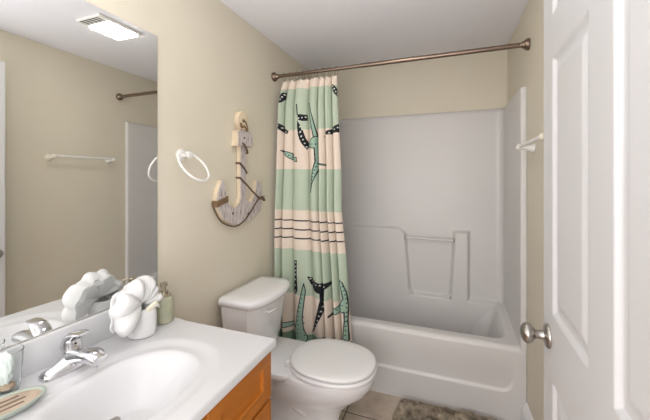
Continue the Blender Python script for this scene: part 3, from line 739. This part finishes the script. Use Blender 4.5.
gx, gy = .050, .478
g = thing('drinking_glass', 'clear glass tumbler at the left end of the counter', 'glass', (gx, gy, ZC+.001))
b = bm_new(); lathe(b, [(0, 0), (.026, 0), (.029, .003), (.036, .103), (.0365, .106), (.0345, .106), (.0335, .103), (.027, .008), (0, .007)], 36, Matrix.Translation((gx, gy, ZC+.001)), cap=False)
obj('tumbler', b, 'glass', g)
def crumple(name, c, sx, sy, sz, m, seed, label, cat):
    b = bmesh.new(); bmesh.ops.create_icosphere(b, subdivisions=4, radius=1)
    for v in b.verts:
        d = 1+.22*noise.noise(v.co*2.2+Vector((seed, 0, 0)))+.10*noise.noise(v.co*5+Vector((0, seed, 0)))
        v.co = Vector((c[0]+v.co.x*d*sx, c[1]+v.co.y*d*sy, c[2]+v.co.z*d*sz))
    o = obj(name, b, m); tag(o, label, cat)
crumple('wrapped_sachet', (gx, gy, ZC+.062), .019, .018, .042, 'tissue', 3.1, 'pale green wrapped sachet standing inside the clear tumbler', 'sachet')
crumple('paper_packet', (gx+.004, gy+.001, ZC+.0165), .018, .017, .0075, 'tan_paper', 7.7, 'tan paper packet in the bottom of the clear tumbler', 'packet')

def dish():
    c = Vector((.134, .437, ZC+.001)); ang = math.radians(79)
    t = thing('soap_dish', 'oval sage green soap dish with tan slotted insert near the counter edge', 'soap dish', c, ang)
    def ell(z, a, b_): 
        R = Matrix.Rotation(ang, 3, 'Z'); return [tuple(c+R @ Vector((a*math.cos(k), b_*math.sin(k), z))) for k in np.linspace(0, 2*PI, 49)[:-1]]
    b = bm_new(); loft(b, [ell(0, .060, .036), ell(.002, .066, .041), ell(.013, .079, .049), ell(.0155, .080, .050), ell(.0165, .078, .048), ell(.0155, .073, .043), ell(.009, .066, .038)])
    obj('rim', b, 'dish', t)
    b = bm_new(); loft(b, [ell(.0085, .067, .039), ell(.0125, .069, .041), ell(.0130, .067, .039)]); ins = obj('insert', b, 'dish_in', t)
    R = Matrix.Rotation(ang, 4, 'Z')
    for k in (-1, 0, 1):
        b = bm_new(); hl = .040 if k == 0 else .032; t2 = bmesh.new()
        box(t2, -hl, k*.019-.0036, .0127, hl, k*.019+.0036, .0137, .0004); t2.transform(Matrix.Translation(c) @ R); merge(b, t2)
        obj('slot', b, 'slot', ins)
dish()

# ---------------------------------------------------------------- rug
def rug():
    t = thing('bath_rug', 'shaggy grey brown bath rug on the tile floor along the tub', 'rug', (1.13, 1.72, 0))
    x0, x1, y0, y1 = .838, 1.430, 1.30, 1.972
    rnd = np.random.RandomState(5)
    nx, ny = 110, 130
    U, V = np.meshgrid(np.linspace(-1, 1, nx), np.linspace(-1, 1, ny), indexing='ij')
    k = .30                                    # square to rounded square
    X = (x0+x1)/2+(x1-x0)/2*U*np.sqrt(1-k*V*V*.5*(U*U)); Y = (y0+y1)/2+(y1-y0)/2*V*np.sqrt(1-k*U*U*.5*(V*V))
    e = np.minimum(1-np.abs(U), 1-np.abs(V))
    Z = .002+.026*sstep(0, .08, e)
    for i in range(nx):
        for j in range(ny):
            Z[i, j] += (.010*noise.noise(Vector((X[i, j]*16, Y[i, j]*16, 0)))+.004*noise.noise(Vector((X[i, j]*50, Y[i, j]*50, 3))))*float(sstep(0, .1, e[i, j]))
            wob = noise.noise(Vector((X[i, j]*9, Y[i, j]*9, 9)))*.012
            if e[i, j] < .3: X[i, j] += wob*(1-e[i, j]/.3); Y[i, j] += min(wob*(1-e[i, j]/.3), .002)
    Z = np.maximum(Z, .002)
    base = grid_obj('rug_backing', np.stack([X, Y, Z], -1), 'shag', t, 180)
    def colr(x, y):
        n = noise.noise(Vector((x*14, y*14, 5)))*.6+noise.noise(Vector((x*45, y*45, 1)))*.4
        f = min(max(.5+n, 0), 1); a, c = np.array((.17, .13, .09)), np.array((.56, .48, .37)); return a*(1-f)+c*f
    at = base.data.color_attributes.new('print', 'FLOAT_COLOR', 'POINT')
    cc = np.ones((nx*ny, 4), np.float32); cc[:, :3] = [colr(x, y)*.6 for x, y in zip(X.ravel(), Y.ravel())]; at.data.foreach_set('color', cc.ravel())
    vs, fs, cs = [], [], []
    N = 26000
    ii = rnd.rand(N)*(nx-1); jj = rnd.rand(N)*(ny-1)
    for a, c in zip(ii, jj):
        i, j = int(a), int(c); p = Vector((X[i, j]+rnd.randn()*.002, Y[i, j]+rnd.randn()*.002, Z[i, j]-.001))
        an_ = noise.noise(Vector((p.x*11, p.y*11, 2)))*7+rnd.randn()*.5; ln = .014+.010*rnd.rand()
        d = Vector((math.cos(an_)*.7, math.sin(an_)*.7, .75)).normalized()*ln
        if p.y+d.y > 1.982: d.y = 1.982-p.y
        s = Vector((-math.sin(an_), math.cos(an_), 0))*.0016; k0 = len(vs)
        m1 = p+d*.6+Vector((0, 0, .002)); tip = p+d-Vector((0, 0, .002))
        vs += [p-s, p+s, m1-s*.9, m1+s*.9, tip]; fs += [(k0, k0+1, k0+3, k0+2), (k0+2, k0+3, k0+4)]
        q = colr(p.x, p.y)*(.8+.5*rnd.rand()); cs += [q*.85, q*.85, q, q, q*1.15]
    me = bpy.data.meshes.new('pile'); inv = world(t).inverted(); me.from_pydata([tuple(inv @ v) for v in vs], [], fs); me.update()
    o = link_mesh('pile', me, 'shag', t, False); o['kind'] = 'stuff'
    at = me.color_attributes.new('print', 'FLOAT_COLOR', 'POINT'); cc = np.ones((len(vs), 4), np.float32); cc[:, :3] = cs; at.data.foreach_set('color', cc.ravel())
rug()

# ---------------------------------------------------------------- lamps
cl = thing('ceiling_fan_light', 'lit rectangular ceiling fan light with white grille seen in the mirror', 'ceiling light', (.83, 1.365, H))
b = bm_new(); box(b, .730, 1.232, H-.018, .930, 1.500, H-.0005, .006, 3); obj('housing', b, 'plastic', cl)
b = bm_new(); box(b, .742, 1.298, H-.024, .918, 1.488, H-.0185, .008, 3); obj('light_lens', b, 'lamp', cl)
for k in range(4):
    b = bm_new(); box(b, .752, 1.240+k*.014, H-.0195, .908, 1.245+k*.014, H-.0175); obj('grille_slot', b, 'dark', cl, smooth=False)

vl = thing('vanity_light', 'vanity light bar with round bulbs above the mirror', 'wall lamp', (0, .42, 2.06))
b = bm_new(); box(b, .001, .15, 2.01, .035, .70, 2.11, .006); obj('back_plate', b, 'nickel', vl)
for y in (.22, .42, .62):
    b = bm_new(); lathe(b, [(.022, 0), (.022, .03), (.018, .035)], 20, axis_m((.035, y, 2.06), (1, 0, 0))); so_ = obj('socket', b, 'nickel', vl)
    b = bm_new(); sphere(b, (.115, y, 2.06), .046); obj('bulb', b, 'bulb', so_)
